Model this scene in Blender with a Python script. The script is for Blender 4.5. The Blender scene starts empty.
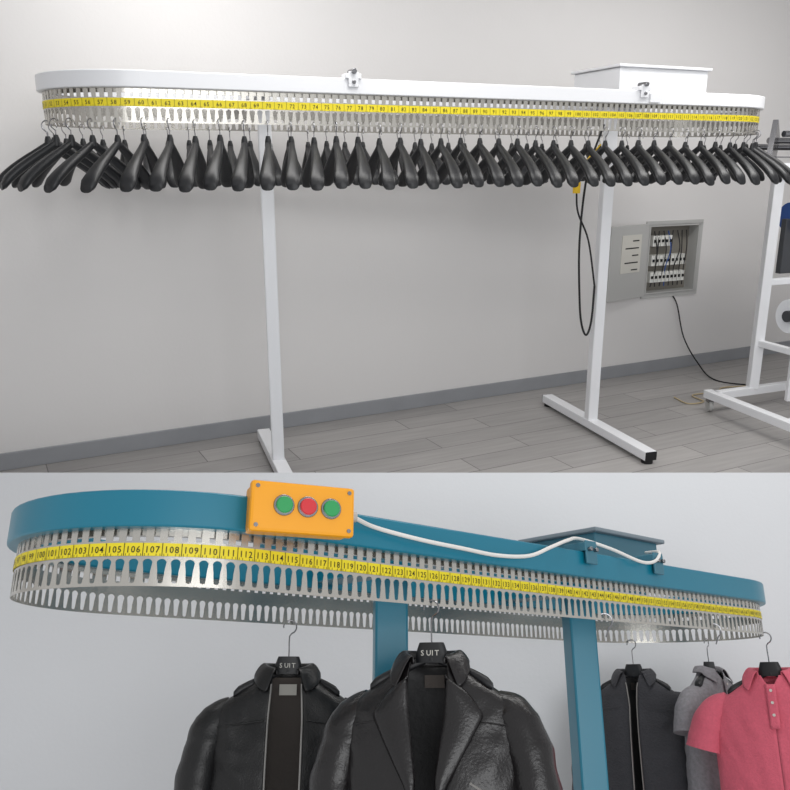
import bpy, math, random
from mathutils import Vector, Matrix, noise
random.seed(3)
D=bpy.data; sc=bpy.context.scene
sc.view_settings.view_transform='Standard'
PI=math.pi

# ---------------- materials ----------------
def mat(name,col,rough=.5,metal=0,bump=0,bscale=30,var=0,vscale=3,coat=0,spec=None,sheen=0,bdist=.01):
    m=D.materials.new(name); m.use_nodes=True
    nt=m.node_tree; b=nt.nodes['Principled BSDF']
    c=(*[ (x/255)**2.2 for x in col],1)
    b.inputs['Base Color'].default_value=c
    b.inputs['Roughness'].default_value=rough
    b.inputs['Metallic'].default_value=metal
    if coat:
        b.inputs['Coat Weight'].default_value=coat; b.inputs['Coat Roughness'].default_value=.2
    if spec is not None: b.inputs['Specular IOR Level'].default_value=spec
    if sheen: b.inputs['Sheen Weight'].default_value=sheen
    tc=nt.nodes.new('ShaderNodeTexCoord')
    if var:
        n=nt.nodes.new('ShaderNodeTexNoise'); n.inputs['Scale'].default_value=vscale; n.inputs['Detail'].default_value=4
        nt.links.new(tc.outputs['Object'],n.inputs['Vector'])
        mx=nt.nodes.new('ShaderNodeMix'); mx.data_type='RGBA'
        mx.inputs[6].default_value=tuple(max(0,x*(1-var)) for x in c[:3])+(1,)
        mx.inputs[7].default_value=tuple(min(1,x*(1+var)) for x in c[:3])+(1,)
        nt.links.new(n.outputs['Fac'],mx.inputs[0]); nt.links.new(mx.outputs[2],b.inputs['Base Color'])
    if bump:
        n2=nt.nodes.new('ShaderNodeTexNoise'); n2.inputs['Scale'].default_value=bscale; n2.inputs['Detail'].default_value=5
        nt.links.new(tc.outputs['Object'],n2.inputs['Vector'])
        bp=nt.nodes.new('ShaderNodeBump'); bp.inputs['Strength'].default_value=bump; bp.inputs['Distance'].default_value=bdist
        nt.links.new(n2.outputs['Fac'],bp.inputs['Height']); nt.links.new(bp.outputs['Normal'],b.inputs['Normal'])
    return m

M_wall=mat('wall_paint',(213,211,210),.75,var=.03,vscale=1.2,bump=.05,bscale=60)
M_wall2=mat('wall_paint_cool',(208,210,213),.75,var=.03,vscale=1.5,bump=.05,bscale=60)
M_ceil=mat('ceiling_paint',(235,235,235),.8)
M_white=mat('white_powder_coat',(226,227,230),.35,coat=.2)
M_teal=mat('teal_powder_coat',(4,112,136),.38,coat=.2,var=.05)
M_teal2=mat('teal_sheet_metal',(52,108,126),.4,coat=.2,var=.05)
M_lid=mat('grey_lid',(120,132,140),.4)
M_steel=mat('slotted_steel',(190,187,180),.26,metal=.9,var=.12,vscale=8)
M_hook=mat('chrome_hook',(140,140,143),.22,metal=1)
M_tape=mat('yellow_tape',(232,212,36),.5)
M_ink=mat('black_ink',(20,20,20),.6)
M_blackp=mat('black_plastic',(24,25,28),.42,bump=.03,bscale=200)
M_rub=mat('black_rubber',(22,22,24),.6)
M_orange=mat('orange_enclosure',(240,160,12),.4,coat=.2)
M_green=mat('green_button',(30,150,80),.35,coat=.4)
M_red=mat('red_button',(205,35,45),.35,coat=.4)
M_wcab=mat('white_cable',(222,220,216),.5)
M_leather=mat('black_leather',(22,22,23),.36,bump=.35,bscale=220,bdist=.003,spec=.45)
M_leather2=mat('black_soft_leather',(27,25,26),.30,bump=.3,bscale=180,bdist=.003,spec=.5)
M_lining=mat('lining',(74,68,64),.7,bump=.15,bscale=60)
M_lining2=mat('dark_lining',(26,26,28),.6,bump=.15,bscale=60)
M_tag=mat('label',(200,198,190),.7)
M_zip=mat('zip_metal',(150,148,145),.35,metal=.9)
M_gcloth=mat('charcoal_cloth',(52,52,56),.85,bump=.4,bscale=150,var=.3,vscale=150,sheen=.1)
M_dcloth=mat('grey_print_cloth',(132,130,134),.85,bump=.3,bscale=120,var=.35,vscale=90)
M_pink=mat('pink_polo_cloth',(204,92,110),.85,bump=.3,bscale=200,var=.15,vscale=120,sheen=.1)
M_base=mat('baseboard_wood',(140,142,146),.5,var=.12,vscale=6)
M_cabg=mat('cabinet_grey',(176,176,174),.5)
M_cabin=mat('cabinet_inside',(128,124,116),.7)
M_brk=mat('breaker_white',(220,220,215),.5)
M_yel=mat('yellow_plug',(220,180,30),.5)
M_beige=mat('beige_cable',(176,160,130),.6)
M_film=mat('film_white',(232,234,238),.25,coat=.5)
M_blue=mat('blue_roll',(40,80,150),.5)
M_dark=mat('dark_plate',(60,62,66),.5)

# plank floor
M_floor=D.materials.new('grey_plank_floor'); M_floor.use_nodes=True
nt=M_floor.node_tree; b=nt.nodes['Principled BSDF']; b.inputs['Roughness'].default_value=.38
tc=nt.nodes.new('ShaderNodeTexCoord'); mp=nt.nodes.new('ShaderNodeMapping'); mp.inputs['Rotation'].default_value=(0,0,math.radians(-27.4))
nt.links.new(tc.outputs['Object'],mp.inputs['Vector'])
bk=nt.nodes.new('ShaderNodeTexBrick'); bk.inputs['Scale'].default_value=1
bk.inputs['Brick Width'].default_value=1.2; bk.inputs['Row Height'].default_value=.19; bk.inputs['Mortar Size'].default_value=.0028
bk.inputs['Color1'].default_value=(.36,.345,.335,1); bk.inputs['Color2'].default_value=(.295,.283,.276,1); bk.inputs['Mortar'].default_value=(.12,.115,.11,1)
bk.offset=.37
nt.links.new(mp.outputs[0],bk.inputs['Vector'])
mp2=nt.nodes.new('ShaderNodeMapping'); mp2.inputs['Scale'].default_value=(2,22,1)
nt.links.new(mp.outputs[0],mp2.inputs['Vector'])
ns=nt.nodes.new('ShaderNodeTexNoise'); ns.inputs['Scale'].default_value=1.5; ns.inputs['Detail'].default_value=6
nt.links.new(mp2.outputs[0],ns.inputs['Vector'])
rp=nt.nodes.new('ShaderNodeMapRange'); rp.inputs[3].default_value=.75; rp.inputs[4].default_value=1.22
nt.links.new(ns.outputs['Fac'],rp.inputs[0])
mx=nt.nodes.new('ShaderNodeVectorMath'); mx.operation='SCALE'
nt.links.new(bk.outputs['Color'],mx.inputs[0]); nt.links.new(rp.outputs[0],mx.inputs['Scale'])
nt.links.new(mx.outputs[0],b.inputs['Base Color'])

# ---------------- mesh builder ----------------
F1=Matrix.Identity(4)
PITCH=math.atan(231/812); Q=math.atan(295/812)
F2=Matrix.Translation((0,0,1.5))@Matrix.Rotation(-(PITCH+Q),4,'X')

def root(name,loc,frame=F1):
    o=D.objects.new(name,None); o.empty_display_size=.1
    sc.collection.objects.link(o)
    o.matrix_world=frame@Matrix.Translation(loc)
    o['ox'],o['oy'],o['oz']=loc
    return o

class MB:
    def __init__(s): s.v=[];s.f=[];s.m=[]
    def add(s,vs,fs,mi=0):
        k=len(s.v); s.v+= [Vector(v) for v in vs]
        for f in fs: s.f.append([k+i for i in f]); s.m.append(mi)
        return s
    def box(s,c,size,yaw=0,mi=0,M=None):
        hx,hy,hz=[x/2 for x in size]
        R=M or Matrix.Rotation(yaw,4,'Z')
        vs=[R@Vector((x*hx,y*hy,z*hz))+Vector(c) for z in(-1,1) for y in(-1,1) for x in(-1,1)]
        return s.add(vs,[(0,2,3,1),(4,5,7,6),(0,1,5,4),(2,6,7,3),(0,4,6,2),(1,3,7,5)],mi)
    def bar(s,p0,p1,w,h,mi=0):
        p0=Vector(p0);p1=Vector(p1);d=(p1-p0);L=d.length;d.normalize()
        up=Vector((0,0,1)) if abs(d.z)<.9 else Vector((0,1,0))
        y=up.cross(d).normalized(); z=d.cross(y)
        R=Matrix((d,y,z)).transposed().to_4x4()
        return s.box((p0+p1)/2,(L,w,h),M=R,mi=mi)
    def loft(s,rings,mi=0,closed=True,caps=True):
        n=len(rings[0]); vs=[p for r in rings for p in r]; fs=[]
        for i in range(len(rings)-1):
            for j in range(n if closed else n-1):
                a=i*n+j;b2=i*n+(j+1)%n
                fs.append((a,b2,b2+n,a+n))
        if caps and closed:
            fs.append(tuple(reversed(range(n)))); fs.append(tuple(range((len(rings)-1)*n,len(rings)*n)))
        return s.add(vs,fs,mi)
    def tube(s,pts,r,n=8,mi=0,wr=0):
        pts=[Vector(p) for p in pts]; rings=[]; ref=None
        for i,p in enumerate(pts):
            d=(pts[min(i+1,len(pts)-1)]-pts[max(i-1,0)]).normalized()
            if ref is None:
                ref=d.orthogonal().normalized()
            ref=(ref-d*ref.dot(d)).normalized(); bb=d.cross(ref)
            rr=r[i] if isinstance(r,(list,tuple)) else r
            ring=[]
            for k in range(n):
                a=2*PI*k/n; q=rr
                v=ref*math.cos(a)+bb*math.sin(a)
                if wr: 
                    pp=p+v*rr
                    q=rr+wr*(noise.noise(Vector((pp.x*8+3+pp.z*5,pp.y*8,pp.z*17)))+.35*(1-2*abs(noise.noise(Vector((pp.x*12,pp.y*12,pp.z*26))))))
                ring.append(p+v*q)
            rings.append(ring)
        return s.loft(rings,mi)
    def cyl(s,p0,p1,r,n=20,mi=0): return s.tube([p0,p1],r,n,mi)
    def xf(s,M): s.v=[M@v for v in s.v]; return s
    def obj(s,name,mats,parent=None,smooth=True,bevel=0,frame=F1,solid=0,sub=0,ang=35):
        if parent is not None: loc=Vector((parent['ox'],parent['oy'],parent['oz']))
        else:
            xs=[v.x for v in s.v];ys=[v.y for v in s.v];zs=[v.z for v in s.v]
            loc=Vector(((min(xs)+max(xs))/2,(min(ys)+max(ys))/2,min(zs)))
        me=D.meshes.new(name); me.from_pydata([tuple(v-loc) for v in s.v],[],s.f)
        if not isinstance(mats,(list,tuple)): mats=[mats]
        for m in mats: me.materials.append(m)
        me.polygons.foreach_set('material_index',s.m)
        if smooth:
            me.polygons.foreach_set('use_smooth',[True]*len(s.f))
            me.set_sharp_from_angle(angle=math.radians(ang))
        me.update()
        o=D.objects.new(name,me); sc.collection.objects.link(o)
        if parent is not None: o.parent=parent
        else: o.matrix_world=frame@Matrix.Translation(loc)
        if solid:
            q=o.modifiers.new('solid','SOLIDIFY'); q.thickness=solid; q.offset=0
        if bevel:
            q=o.modifiers.new('bevel','BEVEL'); q.width=bevel; q.segments=2; q.limit_method='ANGLE'
        if sub:
            q=o.modifiers.new('sub','SUBSURF'); q.levels=sub; q.render_levels=sub
        return o

def smooth_path(pts,k=6):
    pts=[Vector(p) for p in pts]; out=[]
    P=[pts[0]*2-pts[1]]+pts+[pts[-1]*2-pts[-2]]
    for i in range(1,len(P)-2):
        for j in range(k):
            t=j/k; a,b_,c,d=P[i-1],P[i],P[i+1],P[i+2]
            out.append(.5*((2*b_)+(c-a)*t+(2*a-5*b_+4*c-d)*t*t+(3*b_-a-3*c+d)*t**3))
    out.append(pts[-1]); return out

# glyph meshes
DIG={}
for ch in '0123456789SUIT':
    cu=D.curves.new('digit','FONT'); cu.body=ch; cu.size=1; cu.resolution_u=2
    cu.offset=.005
    ob=D.objects.new('digit',cu); sc.collection.objects.link(ob)
    bpy.context.view_layer.update()
    dg=bpy.context.evaluated_depsgraph_get()
    me=ob.evaluated_get(dg).to_mesh()
    DIG[ch]=([v.co.copy() for v in me.vertices],[tuple(p.vertices) for p in me.polygons])
    D.objects.remove(ob); D.curves.remove(cu)

# ---------------- loop ----------------
class Loop:
    def __init__(s,C0,ang,L,R):
        s.e=Vector((math.cos(ang),math.sin(ang))); s.n=Vector((-s.e.y,s.e.x))
        s.C0=Vector(C0); s.L=L; s.R=R; s.C1=s.C0+s.e*L; s.P=2*L+2*PI*R
    def at(s,t,off=0):
        t%=s.P; e,n,L,R=s.e,s.n,s.L,s.R
        if t<L: o=-n; c=s.C0+e*t
        elif t<L+PI*R:
            a=(t-L)/R; o=-n*math.cos(a)+e*math.sin(a); c=s.C1
        elif t<2*L+PI*R: o=n; c=s.C1-e*(t-L-PI*R)
        else:
            a=(t-2*L-PI*R)/R; o=n*math.cos(a)-e*math.sin(a); c=s.C0
        return c+o*(R+off),o
    def pt(s,t,off,z):
        p,_=s.at(t,off); return Vector((p.x,p.y,z))

def ring_beam(lp,off0,off1,z0,z1):
    mb=MB(); k=28
    ts=[lp.L*i/4 for i in range(4)]+[lp.L+PI*lp.R*i/k for i in range(k)]+[lp.L+PI*lp.R+lp.L*i/4 for i in range(4)]+[2*lp.L+PI*lp.R+PI*lp.R*i/k for i in range(k)]
    rings=[[lp.pt(t,off0,z0),lp.pt(t,off1,z0),lp.pt(t,off1,z1),lp.pt(t,off0,z1)] for t in ts]
    rings.append(rings[0])
    mb.loft(rings,caps=False); return mb

def band(lp,z0,H,p):
    mb=MB(); n=int(round(lp.P/p)); p=lp.P/n
    h1=.48*H; h2=.74*H
    sq=[]
    for i in range(6): sq.append((-1+i/3,-1))
    for i in range(6): sq.append((1,-1+i/3))
    for i in range(6): sq.append((1-i/3,1))
    for i in range(6): sq.append((-1,1-i/3))
    N=len(sq)
    hole=[]
    wt=p*.37; wb=p*.26; bot=h1*.10; top=h1*.93; ct=top-wt; cb=bot+wb
    for (x,y) in sq:
        a=math.atan2(y,x)
        if y>=0.3: hole.append((wt*math.cos(a),ct+wt*math.sin(a)))
        elif y<=-.99: hole.append((wb*math.cos(a),cb+wb*math.sin(a)))
        else:
            f=(y+1)/1.3
            hole.append((math.copysign(wb*(.9+.1*f)+(wt*.93-wb)*max(0,(f-.45)/.55)**1.5,x),cb+(ct-cb)*f))
    for c in range(n):
        t0=c*p; cx=p/2
        vs=[]
        for (x,y) in sq: vs.append(lp.pt(t0+cx+x*p/2,0,z0+h1/2+y*h1/2))
        for (x,z) in hole: vs.append(lp.pt(t0+cx+x,0,z0+z))
        mb.add(vs,[(i,(i+1)%N,N+(i+1)%N,N+i) for i in range(N)])
        mb.add([lp.pt(t0,0,z0+h1),lp.pt(t0+p,0,z0+h1),lp.pt(t0+p,0,z0+h2),lp.pt(t0,0,z0+h2)],[(0,1,2,3)])
        mb.add([lp.pt(t0+.22*p,0,z0+h2),lp.pt(t0+.78*p,0,z0+h2),lp.pt(t0+.78*p,0,z0+H),lp.pt(t0+.22*p,0,z0+H)],[(0,1,2,3)])
    return mb

def tape(lp,z0,z1,s0,s1,pitch,k0,size):
    mb=MB(); N=160
    vs=[];fs=[]
    for i in range(N+1):
        t=s0+(s1-s0)*i/N
        vs+= [lp.pt(t,.0025,z0),lp.pt(t,.0025,z1)]
        if i: fs.append((2*i-2,2*i,2*i+1,2*i-1))
    mb.add(vs,fs,0)
    k=math.ceil(s0/pitch)
    while k*pitch<s1-pitch*.6:
        t=k*pitch; txt=str(k0+k)
        p,o=lp.at(t,.0035)
        T=Vector((-o.y,o.x,0))
        adv=.56*size; x0=-adv*len(txt)/2
        zb=(z0+z1)/2-size*.36
        for ch in txt:
            v,f=DIG[ch]
            mb.add([Vector((p.x,p.y,zb))+T*(x0+q.x*size*.95)+Vector((0,0,q.y*size)) for q in v],f,1)
            x0+=adv
        tt=t+pitch/2
        mb.add([lp.pt(tt-.0006,.0035,z0),lp.pt(tt+.0006,.0035,z0),lp.pt(tt+.0006,.0035,z1),lp.pt(tt-.0006,.0035,z1)],[(0,1,2,3)],1)
        for j in range(1,5):
            tt=t+pitch*j/5
            mb.add([lp.pt(tt-.0004,.0035,z0),lp.pt(tt+.0004,.0035,z0),lp.pt(tt+.0004,.0035,z0+(z1-z0)*.18),lp.pt(tt-.0004,.0035,z0+(z1-z0)*.18)],[(0,1,2,3)],1)
        k+=1
    return mb

def hanger(mb,M,arm=.215,drop=.15,mi=0,hk=1,neck=-.10,head=False,thick=1,label=False):
    h=MB(); rings=[]; N=26
    for i in range(N+1):
        x=-1+2*i/N; a=abs(x)
        z=neck-.010-drop*(.82*a**.95+.18*a**4)
        y=.014*a*a
        ry=(.009+.019*a**1.0)*thick; rz=(.014+.007*a)*thick
        if i in(0,N): ry*=.7; rz*=.6
        rings.append([Vector((x*arm,-y+ry*math.copysign(abs(math.cos(t))**.8,math.cos(t)),z+rz*math.copysign(abs(math.sin(t))**.8,math.sin(t)))) for t in [2*PI*k/14 for k in range(14)]])
    h.loft(rings,mi)
    h.tube([(0,0,neck-.02),(0,0,neck+.005),(0,0,neck+.022)],[.015,.013,.008],12,mi)
    if head:
        h.loft([[Vector(((.041-.011*zz*zz)*math.copysign(abs(math.cos(t))**.5,math.cos(t)),.014*math.copysign(abs(math.sin(t))**.5,math.sin(t)),neck-.025+.048*zz)) for t in [2*PI*k/20 for k in range(20)]] for zz in (0,.3,.6,.85,.96,1)],mi)
    pts=[(0,0,neck+.01),(0,0,neck+.04)]
    r=.019; zc=-r
    pts.append((0,0,zc-.026))
    for a in range(-50,200,20):
        an=math.radians(a)
        pts.append((r*math.cos(an),0,zc+r*math.sin(an)) )
    h.tube(smooth_path(pts,2),.0022,6,hk)
    if label:
        x0=-.025
        for ch in 'SUIT':
            v,f=DIG[ch]
            h.add([Vector((x0+q.x*.018,-.0146,neck-.008+q.y*.018)) for q in v],f,2); x0+=.0135 if ch!='I' else .008
    h.xf(M)
    k=len(mb.v); mb.v+=h.v
    for f,m in zip(h.f,h.m): mb.f.append([k+i for i in f]); mb.m.append(m)

# ================= UPPER ROOM =================
A=Vector((-2.011,3.871,0)); w=Vector((.8877,.4604,0)); nw=Vector((.4604,-.8877,0))
WY=math.atan2(w.y,w.x)
def wp(q,out,z): return A+w*q+nw*out+Vector((0,0,z))
HC=2.95
q0,q1,zq0,zq1=4.285,4.785,.586,1.088
mb=MB()
def wq(a,b_,z0,z1):
    mb.box(wp((a+b_)/2,-.05,(z0+z1)/2),(b_-a,.1,z1-z0),WY)
QL=-.9
wq(QL,q0,0,HC); wq(q1,7.2,0,HC); wq(q0,q1,0,zq0); wq(q0,q1,zq1,HC)
mb.obj('wall_back',M_wall,smooth=False)
MB().box(wp(7.25,1.5,HC/2),(.1,3.0,HC),WY).obj('wall_right',M_wall,smooth=False)
plw=wp(QL,0,0)
MB().box((plw.x-.05,2.55,HC/2+.1),(.1,1.9,HC-.2),0).obj('wall_left',M_wall,smooth=False)
def slab(pts,z0,z1):
    m=MB(); n=len(pts)
    m.add([(x,y,z0) for x,y in pts]+[(x,y,z1) for x,y in pts],[tuple(reversed(range(n))),tuple(range(n,2*n))]+[(i,(i+1)%n,n+(i+1)%n,n+i) for i in range(n)]); return m
pr=wp(7.2,0,0)
slab([(plw.x,3.42),(5.9,3.42),(pr.x,pr.y),(plw.x,plw.y)],-.1,0).obj('floor',M_floor,smooth=False)
slab([(plw.x-.1,1.6),(5.9,1.6),(pr.x+1.2,4.5),(pr.x,pr.y),(plw.x,plw.y)],HC,HC+.1).obj('ceiling',M_ceil,smooth=False)
MB().box(wp(3.15,.008,.045),(8.1,.016,.09),WY).obj('baseboard_back',M_base,smooth=False,bevel=.003)

# conveyor (white)
PL=Vector((-.59,3.86)); PR=Vector((1.145,4.53)); ang=math.radians(22.4)
e1=Vector((math.cos(ang),math.sin(ang))); n1=Vector((-e1.y,e1.x))
lp=Loop(PL-e1*.565,ang,2.99,.35)
R=root('garment_conveyor',(.28,4.22,0))
ring_beam(lp,-.03,.02,1.782,1.845).obj('rail',M_white,R,bevel=.004)
band(lp,1.655,.125,.032).obj('slotted_band',M_steel,R,solid=.0015,smooth=False)
tape(lp,1.714,1.744,-1.15,3.9,.05,60,.022).obj('number_tape',[M_tape,M_ink],R,smooth=False)
ring_beam(lp,-.02,-.008,1.765,1.785).obj('guide_rail',M_steel,R)
for i,P in enumerate((PL,PR)):
    MB().box((P.x,P.y,.905),(.06,.06,1.77),.2).obj(f'post_{i+1}',M_white,R,bevel=.006,smooth=False)
    fd=Vector((.30,-.954)); fr=.40 if i==0 else .60
    a=P+fd*fr; c=P-fd*(.5 if i==0 else .54)
    MB().bar((a.x,a.y,.045),(c.x,c.y,.045),.07,.05).obj(f'foot_{i+1}',M_white,R,bevel=.005,smooth=False)
    m=MB()
    for pp in (a-fd*.03,c+fd*.03): m.cyl((pp.x,pp.y,0),(pp.x,pp.y,.022),.03)
    for pp in (a,c):
        dd=fd*(.003 if pp is a else -.003)
        m.bar((pp.x,pp.y,.045),(pp.x+dd.x,pp.y+dd.y,.045),.066,.046)
    m.obj(f'foot_pad_{i+1}',M_rub,R)
    m=MB(); a=P+n1*.34; c=P-n1*.34
    m.bar((a.x,a.y,1.81),(c.x,c.y,1.81),.06,.045)
    m.box((P.x,P.y,1.835),(.2,.14,.012),ang)
    m.obj(f'cross_bar_{i+1}',M_white,R,bevel=.004,smooth=False)
for i,s in enumerate((.86,2.36)):
    p,o=lp.at(s,.0); m=MB()
    m.box((p.x,p.y,1.853),(.07,.06,.02),ang,0)
    m.box((p.x+o.x*.028,p.y+o.y*.028,1.84),(.045,.006,.06),ang,0)
    m.cyl((p.x+o.x*.045,p.y+o.y*.045,1.872),(p.x-o.x*.02,p.y-o.y*.02,1.872),.011,16,1)
    m.cyl((p.x+o.x*.04,p.y+o.y*.04,1.83),(p.x+o.x*.03,p.y+o.y*.03,1.83),.008,12,1)
    m.obj(f'rail_clamp_{i+1}',[M_white,M_hook],R,bevel=.002)
c=lp.C0+e1*2.62
m=MB(); m.box((c.x,c.y,1.905),(.56,.40,.125),ang,0); m.box((c.x,c.y,1.975),(.59,.43,.014),ang,0)
m.obj('motor_housing',M_white,R,bevel=.004,smooth=False)
m=MB(); 
for k in (-.2,.2):
    a=c+e1*k+n1*.34; b_=c+e1*k-n1*.34
    m.bar((a.x,a.y,1.82),(b_.x,b_.y,1.82),.05,.03)
m.obj('housing_support',M_white,R,smooth=False)

# hangers
hb=MB(); n=int(lp.P/.098)
for i in range(n):
    t=lp.P*i/n
    p,o=lp.at(t,0)
    sk=0
    if t<lp.L: sk=-22*max(0,1-t/(lp.L*.5))
    elif t>lp.L+PI*lp.R and t<2*lp.L+PI*lp.R: sk=-8
    else:
        if t>2*lp.L+PI*lp.R: sk=-22*((t-2*lp.L-PI*lp.R)/(PI*lp.R))
    a=math.atan2(o.y,o.x)+math.radians(sk+random.uniform(-2,2))
    M=Matrix.Translation((p.x,p.y,1.672+random.uniform(-.004,.004)))@Matrix.Rotation(a,4,'Z')
    hanger(hb,M,arm=.22,drop=.165,neck=-.083,thick=1.2)
hb.obj('clothes_hangers',[M_blackp,M_hook],ang=60)

# cabinet
C=root('electrical_cabinet',tuple(wp((q0+q1)/2,-.05,(zq0+zq1)/2)))
qc=(q0+q1)/2; zc=(zq0+zq1)/2; W_=q1-q0; H_=zq1-zq0
m=MB(); m.box(wp(qc,-.085,zc),(W_,.01,H_),WY,1)
for a,b_ in ((q0+.008,0),(q1-.008,0)): m.box(wp(a,-.04,zc),(.016,.1,H_),WY,0)
for z in (zq0+.008,zq1-.008): m.box(wp(qc,-.04,z),(W_,.1,.016),WY,0)
m.box(wp(qc,.004,zq1+.008),(W_+.05,.012,.03),WY,0); m.box(wp(qc,.004,zq0-.008),(W_+.05,.012,.03),WY,0)
m.box(wp(q0-.01,.004,zc),(.03,.012,H_),WY,0); m.box(wp(q1+.01,.004,zc),(.03,.012,H_),WY,0)
m.obj('enclosure',[M_cabg,M_cabin],C,smooth=False)
m=MB()
for r_,z in enumerate((zc+.13,zc-.01,zc-.13)):
    nn=9 if r_ else 5
    for k in range(nn):
        m.box(wp(q0+.09+k*.038,-.05,z),(.032,.06,.075),WY,0)
        m.box(wp(q0+.09+k*.038,-.017,z),(.014,.012,.02),WY,1)
m.obj('breakers',[M_brk,M_ink],C,smooth=False)
m=MB()
for k in range(8):
    x=q0+.09+k*.045
    m.tube(smooth_path([wp(x,-.03,zc+.2),wp(x+random.uniform(-.03,.03),-.01,zc+.07),wp(x+random.uniform(-.04,.04),-.02,zc-.07),wp(x,-.03,zc-.2)],4),.004,5,1 if k==3 else 0)
m.obj('wiring',[M_rub,M_blue],C)
da=math.radians(169)
hd=wp(q0-.015,.014,zc); dirv=w*math.cos(da)+nw*math.sin(da)
m=MB(); en=hd+dirv*.42
m.bar(hd,en,.012,H_+.01)
m.obj('door',M_cabg,C,smooth=False,bevel=.002)
nn_=Vector((dirv.y,-dirv.x,0))
if nn_.dot(-hd)<0: nn_=-nn_
m=MB(); m.bar(hd+dirv*.08+nn_*.008+Vector((0,0,.06)),hd+dirv*.30+nn_*.008+Vector((0,0,.06)),.003,.26)
m.obj('wiring_chart',M_tag,C,smooth=False)
m=MB(); 
for k in range(5): 
    z=.15-.05*k; m.bar(hd+dirv*.11+nn_*.0105+Vector((0,0,z)),hd+dirv*(.18+.08*(k%2))+nn_*.0105+Vector((0,0,z)),.002,.008)
m.obj('chart_lines',M_ink,C,smooth=False)
m=MB(); p0=wp(4.56,-.02,.60)
m.tube(smooth_path([p0,wp(4.6,.03,.5),wp(4.68,.05,.25),wp(4.8,.1,.05),(2.3,5.66,.006),(2.5,5.5,.006),(2.8,5.4,.006)],6),.005,8)
m.obj('cabinet_cable',M_rub,C)

# cords
K=root('power_cord',(1.04,4.5,.53))
m=MB()
m.tube(smooth_path([(1.10,4.50,1.70),(1.02,4.46,1.45),(1.0,4.46,1.1),(1.02,4.46,.78),(1.04,4.46,.64),(1.07,4.46,.58),(1.095,4.47,.66),(1.105,4.49,.85)],6),.006,8)
m.tube(smooth_path([(1.105,4.49,.85),(1.05,4.47,1.1),(.98,4.45,1.25),(.965,4.45,1.36)],6),.005,8)
m.box((.965,4.45,1.38),(.03,.03,.06),.2,1); m.tube(smooth_path([(.965,4.45,1.41),(1.0,4.46,1.5),(1.09,4.5,1.6)],5),.004,6,1)
m.obj('cord',[M_rub,M_yel],K)
m=MB()
m.tube(smooth_path([(1.86,5.2,.006),(1.9,5.05,.006),(2.02,5.1,.006),(2.0,5.25,.006),(2.2,5.33,.006),(2.3,5.45,.006),(2.7,5.5,.006)],8),.005,8)
m.obj('floor_cable',M_beige)

# film machine at right
R3=root('garment_packing_machine',(2.5,4.8,0))
m=MB()
m.bar((1.97,4.93,.11),(2.26,4.02,.11),.06,.05); m.bar((2.0,4.88,.11),(3.0,5.30,.11),.05,.05)
m.bar((2.9,5.45,.11),(3.2,4.3,.11),.06,.05); m.bar((2.2,4.3,.11),(3.15,4.7,.11),.05,.05)
m.obj('base_frame',M_white,R3,bevel=.004,smooth=False)
m=MB()
m.bar((2.28,5.0,.12),(2.28,5.0,1.5),.06,.06); m.bar((2.95,5.28,.12),(2.95,5.28,1.5),.06,.06)
m.bar((2.26,4.99,1.48),(3.0,5.30,1.48),.05,.05); m.bar((2.26,4.99,.8),(3.0,5.30,.8),.04,.04)
m.bar((2.28,5.0,1.46),(2.6,4.15,1.46),.04,.04); m.bar((2.28,5.0,.42),(2.54,4.3,.42),.04,.04); m.bar((2.54,4.3,.12),(2.54,4.3,.42),.04,.04)
m.bar((2.38,4.72,.12),(2.38,4.72,.95),.035,.035)
m.obj('upright_frame',M_white,R3,bevel=.004,smooth=False)
m=MB()
for k in range(3): 
    m.cyl((2.20+.04*k,5.2-.1*k,1.60+.035*k),(3.1+.04*k,5.5-.1*k,1.60+.035*k),.018)
m.bar((2.1,5.12,1.54),(3.1,5.45,1.54),.3,.006)
m.obj('steel_rollers',M_hook,R3)
m=MB()
for a,b_ in (((2.22,5.0,1.5),(2.28,5.1,1.70)),((3.0,5.3,1.5),(3.05,5.4,1.72))): m.bar(a,b_,.03,.2)
m.obj('roller_bracket',M_hook,R3,smooth=False)
m=MB(); m.cyl((2.42,4.93,.60),(3.0,5.15,.60),.105,28,0); m.cyl((2.40,4.922,.60),(2.43,4.934,.60),.035,20,1); m.obj('film_roll',[M_film,M_dark],R3)
m=MB(); m.cyl((2.47,5.2,1.18),(3.0,5.4,1.18),.09,24); m.obj('blue_roll',M_blue,R3)
m=MB(); m.box((2.72,5.30,1.0),(.62,.04,.34),ang); m.obj('back_plate',M_dark,R3,bevel=.004)
m=MB()
for (x,y) in ((1.98,4.9),(2.24,4.08),(2.92,5.4),(3.18,4.4)):
    m.cyl((x-.012,y,.04),(x+.012,y,.04),.038,20,0); m.box((x,y,.075),(.035,.05,.03),0,1)
m.obj('casters',[M_cabg,M_hook],R3)

# ================= LOWER SET =================
Yw=3.6; ztop=Yw*.2517/.973
Zf=-1.45
MB().box((0,Yw+.015,(ztop+Zf)/2),(5.5,.03,ztop-Zf),0).obj('wall_lower',M_wall2,smooth=False,frame=F2)
MB().box((0,(Yw+1.3)/2,Zf-.03),(5.5,Yw-1.3,.06),0).obj('floor_lower',M_floor,smooth=False,frame=F2)
ang2=math.radians(40.2)
e2=Vector((math.cos(ang2),math.sin(ang2))); n2=Vector((-e2.y,e2.x))
S0=Vector((-.25,1.535)); l2=Loop(S0+n2*.33,ang2,1.83,.33)
R2=root('garment_conveyor',(.25,2.36,Zf),F2)
ring_beam(l2,-.035,.022,.274,.341).obj('rail',M_teal,R2,bevel=.004)
band(l2,.172,.107,.0245).obj('slotted_band',M_steel,R2,solid=.0015,smooth=False)
ring_beam(l2,-.02,-.006,.262,.275).obj('guide_rail',M_steel,R2)
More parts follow.
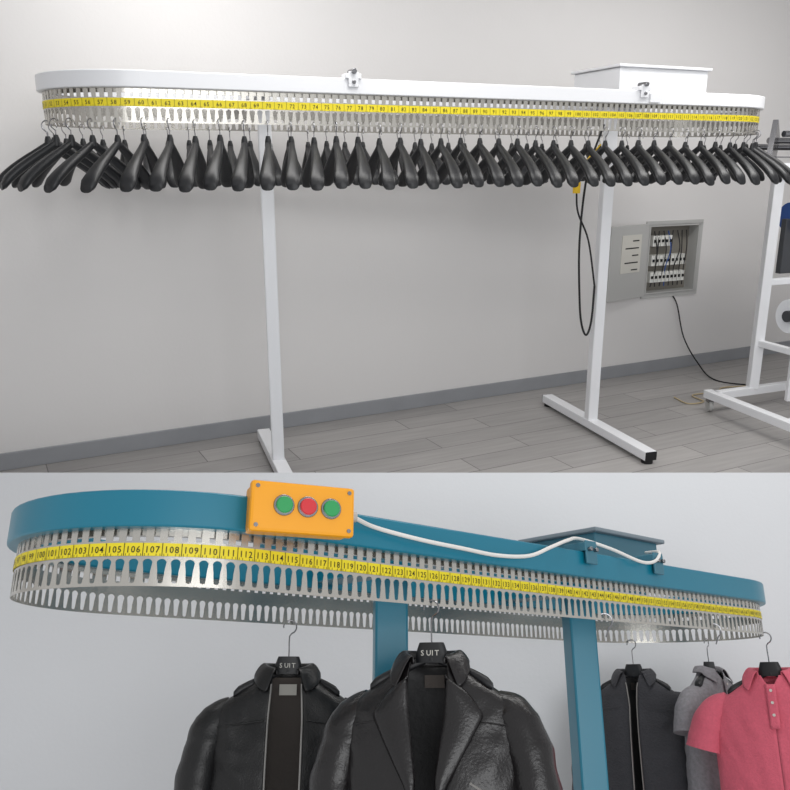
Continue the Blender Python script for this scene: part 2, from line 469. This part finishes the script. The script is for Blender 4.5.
tape(l2,.2245,.2475,-.95,2.3,.0335,113,.0165).obj('number_tape',[M_tape,M_ink],R2,smooth=False)
for i,s in enumerate((.59,1.37)):
    P=l2.C0+e2*s
    MB().box((P.x,P.y,(Zf+.30)/2),(.084,.084,.30-Zf),0.12 if i else .1).obj(f'post_{i+1}',M_teal,R2,bevel=.006,smooth=False)
    m=MB(); a=P+n2*.3; c=P-n2*.3
    m.bar((a.x,a.y,.312),(c.x,c.y,.312),.09,.05); m.box((P.x,P.y,.30),(.2,.16,.012),ang2)
    m.obj(f'cross_bar_{i+1}',M_teal,R2,bevel=.004,smooth=False)
    m=MB(); a=P+n2*.4; c=P-n2*.5
    m.bar((a.x,a.y,Zf+.03),(c.x,c.y,Zf+.03),.09,.06); m.obj(f'foot_{i+1}',M_teal,R2,bevel=.004,smooth=False)
m=MB(); a=l2.C0+e2*.2; c=l2.C0+e2*1.72
m.bar((a.x,a.y,.318),(c.x,c.y,.318),.08,.035); m.obj('spine',M_teal,R2,smooth=False)
for i,s in enumerate((.97,1.28)):
    p,o=l2.at(s,0); m=MB()
    m.box((p.x,p.y,.352),(.05,.07,.022),ang2,0); m.box((p.x+o.x*.033,p.y+o.y*.033,.338),(.045,.006,.06),ang2,0)
    for dx in (-.012,.012):
        q=p+e2*dx; m.cyl((q.x+o.x*.03,q.y+o.y*.03,.345),(q.x+o.x*.047,q.y+o.y*.047,.345),.006,10,1)
    m.obj(f'rail_clamp_{i+1}',[M_teal2,M_hook],R2,bevel=.002)
c=l2.C0+e2*1.47
m=MB(); m.box((c.x,c.y,.400),(.34,.28,.125),ang2,0); m.box((c.x,c.y,.468),(.38,.32,.014),ang2,1)
m.obj('motor_housing',[M_teal2,M_lid],R2,bevel=.004,smooth=False)
m=MB()
for s in (1.05,1.6):
    p,o=l2.at(s,0)
    M=Matrix.Translation((p.x,p.y,.19)); r=.02
    pts=[(0,0,-.06)]+[(r*math.cos(math.radians(a)),0,-r+r*math.sin(math.radians(a))) for a in range(-60,190,25)]
    q=MB(); q.tube(smooth_path(pts,2),.002,6).xf(M); m.add(q.v,q.f)
m.obj('wire_hooks',M_hook,R2)

# control box
p,o=l2.at(.04,.056); ya=math.radians(22)
B=root('push_button_control_box',(p.x,p.y,.315),F2)
X=Vector((math.cos(ya),math.sin(ya),0)); Y=Vector((-X.y,X.x,0)); c0=Vector((p.x,p.y,.315))
MB().box(c0,(.192,.05,.086),ya).obj('enclosure',M_orange,B,bevel=.006,smooth=False)
MB().box(c0-Y*.03,(.199,.02,.094),ya).obj('cover',M_orange,B,bevel=.006,smooth=False)
for i,(dx,mm) in enumerate(((-.038,M_green),(.007,M_red),(.052,M_green))):
    q=c0+X*dx-Y*.038+Vector((0,0,.003))
    MB().cyl(q,q-Y*.006,.0195,28,0).obj(f'bezel_{i+1}',M_hook,B,bevel=.001)
    MB().cyl(q-Y*.004,q-Y*.012,.0155,28,0).obj(f'button_{i+1}',mm,B,bevel=.002)
m=MB()
for sx in(-1,1):
    for sz in (-1,1):
        q=c0+X*sx*.088+Vector((0,0,sz*.036))-Y*.038; m.cyl(q,q-Y*.004,.004,10)
m.obj('screws',M_hook,B)
q=c0+X*.098
MB().cyl(q,q+X*.018,.010,14).obj('cable_gland',M_cabg,B)
pts=[q+X*.012]
for s,dz,of in ((.24,.312,.045),(.36,.300,.05),(.48,.295,.05),(.60,.292,.045),(.71,.302,.045),(.80,.333,.04),(.88,.36,.03),(.97,.378,.0),(1.08,.360,.02),(1.18,.332,.045),(1.25,.342,.045),(1.31,.375,.02),(1.40,.395,-.08)):
    pp,o=l2.at(s,of); pts.append(Vector((pp.x,pp.y,dz)))
MB().tube(smooth_path(pts,6),.0046,8).obj('control_cable',M_wcab,B)

# ---- garments ----
def interp(lv,z):
    for i in range(len(lv)-1):
        if lv[i][0]>=z>=lv[i+1][0]:
            t=(lv[i][0]-z)/(lv[i][0]-lv[i+1][0])
            return [lv[i][k]+(lv[i+1][k]-lv[i][k])*t for k in range(1,len(lv[i]))]
    return list(lv[-1][1:])
LV0=[(0,.060,.050),(-.018,.080,.055),(-.040,.115,.060),(-.062,.152,.063),(-.085,.188,.063),(-.105,.208,.064),(-.135,.218,.068),(-.18,.219,.078),(-.25,.216,.088),(-.35,.216,.096),(-.5,.222,.104),(-.66,.226,.11)]
# smooth the profile table
LV=[]
for i in range(67):
    z=-.01*i
    acc=[0,0]; ww=0
    for k in range(-3,4):
        zz=min(0,max(-.66,z+k*.005)); v=interp(LV0,zz); q=4-abs(k); acc[0]+=v[0]*q; acc[1]+=v[1]*q; ww+=q
    LV.append((z,acc[0]/ww,acc[1]/ww))
def garment(name,pos,yaw,scale,cloth,inner,gap,kind='jacket',seed=0,zips=True,lapel=0,short=False,collar=1,hook_z=.183,flare=0):
    px,py=pos
    G=root(name,(px,py,hook_z-.6*scale),F2)
    M=Matrix.Translation((px,py,hook_z))@Matrix.Rotation(yaw,4,'Z')@Matrix.Scale(scale,4)
    NK=-.148
    so=Vector((seed*7.1,seed*3.3,0))
    def wrinkle(p,amp):
        q=p+so
        # hanging folds: mostly vertical, fanning from the shoulder, plus soft diagonal creases near the armhole
        fold=noise.noise(Vector((q.x*17+q.z*3,q.y*5,q.z*2.5)))
        s_=abs(p.x)
        diag=(1-2.2*abs(noise.noise(Vector((s_*8+p.z*9+seed,q.y*4,p.z*12-s_*14)))))*max(0,min(1,(s_-.07)/.08))
        return amp*(1.1*fold+.55*diag+.22*noise.noise(q*32))
    def gx(z): return interp(gap,z)[0]
    rows=90; cols=130; rings=[]
    for i in range(rows+1):
        f=i/rows; z=-.64*(f**1.25)
        W,Dp=interp(LV,z); g=max(gx(z),.0005); de=math.asin(min(.98,g/W))
        ring=[]
        for j in range(cols+1):
            th=-PI/2+de+(2*PI-2*de)*j/cols
            cx=math.cos(th); sy=math.sin(th)
            x=W*cx; y=Dp*math.copysign(abs(sy)**.85,sy)
            am=.0085*min(1,f*3+.05)
            k=wrinkle(Vector((x,y,z)),am)
            ring.append(Vector((x,y+k*math.copysign(min(1,abs(sy)*1.5),sy),z+NK)))
        rings.append(ring)
    MB().loft(rings,closed=False,caps=False).xf(M).obj('body',cloth,G,solid=.004*scale,ang=180)
    rings=[]
    for i in range(20):
        z=-.012-.6*i/19; W,Dp=interp(LV,z)
        rings.append([Vector((.9*W*math.cos(t),.72*Dp*math.sin(t),z+NK)) for t in [PI*(-.05+1.1*k/20) for k in range(21)]])
    MB().loft(rings,closed=False,caps=False).xf(M).obj('lining',inner,G,solid=.002,ang=180)
    for sx in (-1,1):
        if short: path=[(.150,0,-.085),(.195,0,-.112),(.225,-.003,-.155),(.246,-.006,-.21),(.256,-.008,-.25)]; rad=[.032,.048,.058,.062,.064]
        else: path=[(.150,0,-.088),(.185,0,-.114),(.210,-.003,-.158),(.230+flare*.3,-.008,-.25),(.243+flare*.6,-.018,-.38),(.250+flare,-.030,-.50),(.250+flare,-.04,-.62)]; rad=[.028,.043,.054,.057,.052,.048,.044]
        sp=smooth_path([(sx*x,y,z+NK) for x,y,z in path],10)
        rr=[]
        for i in range(len(sp)):
            u=i/10; k=min(int(u),len(rad)-2); rr.append(rad[k]+(rad[k+1]-rad[k])*(u-k))
        m=MB(); m.tube(sp,rr,44,0,wr=.008 if not short else .003); m.xf(M)
        m.obj('sleeve_left' if sx<0 else 'sleeve_right',cloth,G,ang=80)
    def fy(x,z):
        W,Dp=interp(LV,z); return -Dp*max(0,1-(x/W)**2)**.42
    if collar:
        prof=[(0,.0,0),(.001,.012,0),(.004,.022,0),(.012,.024,.2),(.024,.012,.6),(.034,-.006,1)]
        rings=[]; KK=48; ga=math.radians(36 if collar>=1 else 26)
        a0=-PI/2+ga; a1=3*PI/2-ga
        for (dr,dz,q) in prof:
            ring=[]
            for j in range(KK+1):
                th=a0+(a1-a0)*j/KK
                fr=max(0,-math.sin(th))**1.3
                ex=q*fr
                x=(.060+dr+ex*(.034*collar))*math.cos(th)
                y=(.050+dr*.55+ex*.012)*math.sin(th)
                z=dz-ex*(.052*collar)-fr*.014
                if q>0.1 and y<0: y=min(y,fy(x,min(-.004,z))-.014)
                ring.append(Vector((x,y,z+NK+.004)))
            rings.append(ring)
        MB().loft(rings,closed=False,caps=False).xf(M).obj('collar',cloth,G,solid=.005*scale,ang=180,sub=1)
    if lapel:
        for sx in(-1,1):
            rings=[]
            for i in range(31):
                t=i/30; z=-.03-.27*t
                g=gx(z)
                wd=lapel*((t/.28)**.6 if t<.28 else (1-(t-.28)/.72)**.9)
                ring=[]
                for j in range(9):
                    x=g-.002+wd*j/8
                    ring.append(Vector((sx*x,fy(x,z)-.014-.007*math.sin(PI*j/8),z+NK-.014*(j/8))))
                rings.append(ring)
            MB().loft(rings,closed=False,caps=False).xf(M).obj('lapel_left' if sx<0 else 'lapel_right',cloth,G,solid=.004*scale,ang=180)
    if zips:
        for sx in(-1,1):
            ps=[]
            for i in range(30):
                z=-.03-.58*i/29; g=gx(z); ps.append((sx*(g+.001),fy(g,z)-.008,z+NK))
            MB().tube(ps,.0026,6).xf(M).obj('zip_left' if sx<0 else 'zip_right',M_zip,G)
    if kind=='jacket':
        for sx in (-1,1):
            ps=[(sx*(.06+.15*t),fy(.06+.15*t,-.125-.02*t)-.008,-.125-.02*t+NK) for t in [i/14 for i in range(14)]]
            MB().tube(ps,.0018,5).xf(M).obj('yoke_seam',cloth,G)
        m=MB(); m.box((0,.030,NK-.045),(.05,.004,.03)); m.xf(M).obj('neck_label',M_tag if seed==1 else M_lining,G)
        if seed<3:
            ps=[(.10+.05*t,fy(.10+.05*t,-.26-.03*t)-.010,-.26-.03*t+NK) for t in [i/8 for i in range(9)]]
            MB().tube(ps,.0028,6).xf(M).obj('chest_pocket_zip',M_zip,G)
    if kind=='polo':
        ps=MB(); ps.loft([[Vector((x,fy(x,z)-.010,z+NK)) for x in (-.016,-.008,0,.008,.016)] for z in [-.03-.012*i for i in range(13)]],closed=False,caps=False)
        ps.xf(M).obj('placket',cloth,G,solid=.003)
        m=MB()
        for k in range(3):
            z=-.05-.04*k; y=fy(0,z)-.012; m.cyl((0,y,z+NK),(0,y-.003,z+NK),.005,12)
        m.xf(M).obj('buttons',M_tag,G)
    h=MB(); hanger(h,M,arm=.150,drop=.07,neck=-.125,head=True,thick=.7,label=(kind=='jacket' and seed<3))
    h.obj('hanger',[M_blackp,M_hook,M_tag],G,ang=50)
    return G

pb=l2.at(l2.L+PI*l2.R+(l2.L-.50),0)[0]
garment('black_leather_jacket',(pb.x,pb.y),math.radians(4),.95,M_leather,M_lining,[(0,.040),(-.05,.042),(-.12,.046),(-.25,.046),(-.4,.045),(-.64,.05)],seed=1,collar=.9,hook_z=.184)
pf=l2.at(.43,.0)[0]
garment('black_leather_jacket',(pf.x,pf.y),math.radians(-14),.86,M_leather2,M_lining2,[(0,.045),(-.05,.050),(-.12,.044),(-.25,.026),(-.4,.03),(-.64,.04)],seed=2,collar=1.3,lapel=.09,zips=False,flare=.02)
garment('charcoal_jacket',(.915,3.285),math.radians(-28),.88,M_gcloth,M_lining2,[(0,.03),(-.05,.02),(-.12,.014),(-.64,.02)],seed=3,collar=1.0)
garment('grey_patterned_shirt',(1.175,3.20),math.radians(42),.82,M_dcloth,M_lining,[(0,.03),(-.03,.01),(-.05,.0005),(-.64,.0005)],kind='polo',seed=4,zips=False,short=True)
garment('pink_polo_shirt',(1.252,2.86),math.radians(-30),.93,M_pink,M_pink,[(0,.03),(-.03,.012),(-.05,.0005),(-.64,.0005)],kind='polo',seed=5,zips=False,short=True,collar=1.1)

# ---------------- lights ----------------
def area(name,loc,target,sx,sy,e,col=(1,1,1)):
    l=D.lights.new(name,'AREA'); l.shape='RECTANGLE'; l.size=sx; l.size_y=sy; l.energy=e; l.color=col
    o=D.objects.new(name,l); sc.collection.objects.link(o); o.location=loc
    o.rotation_euler=(Vector(target)-Vector(loc)).to_track_quat('-Z','Y').to_euler(); return o
area('ceiling_light',(-.1,3.2,2.88),(0,3.4,0),2.4,.6,38,(1,.985,.965))
area('ceiling_light',(2.4,4.2,2.88),(2.3,4.4,0),2.0,.6,42,(1,.985,.965))
area('fill_light',(1.5,-2.2,2.6),(0.2,3.2,.3),3.5,2.0,82,(.98,.99,1))  # added fill lamp behind the camera, brightens the lower set; no window modelled
wd=D.worlds.new('world'); sc.world=wd; wd.use_nodes=True
bg=wd.node_tree.nodes['Background']; bg.inputs[0].default_value=(.98,.985,1,1); bg.inputs[1].default_value=.70

# ---------------- camera ----------------
cam=D.cameras.new('camera'); co=D.objects.new('camera',cam); sc.collection.objects.link(co)
cam.sensor_width=36; cam.lens=812/790*36; cam.clip_start=.05
co.location=(0,0,1.5); co.rotation_euler=(PI/2-PITCH,0,0)
sc.camera=co
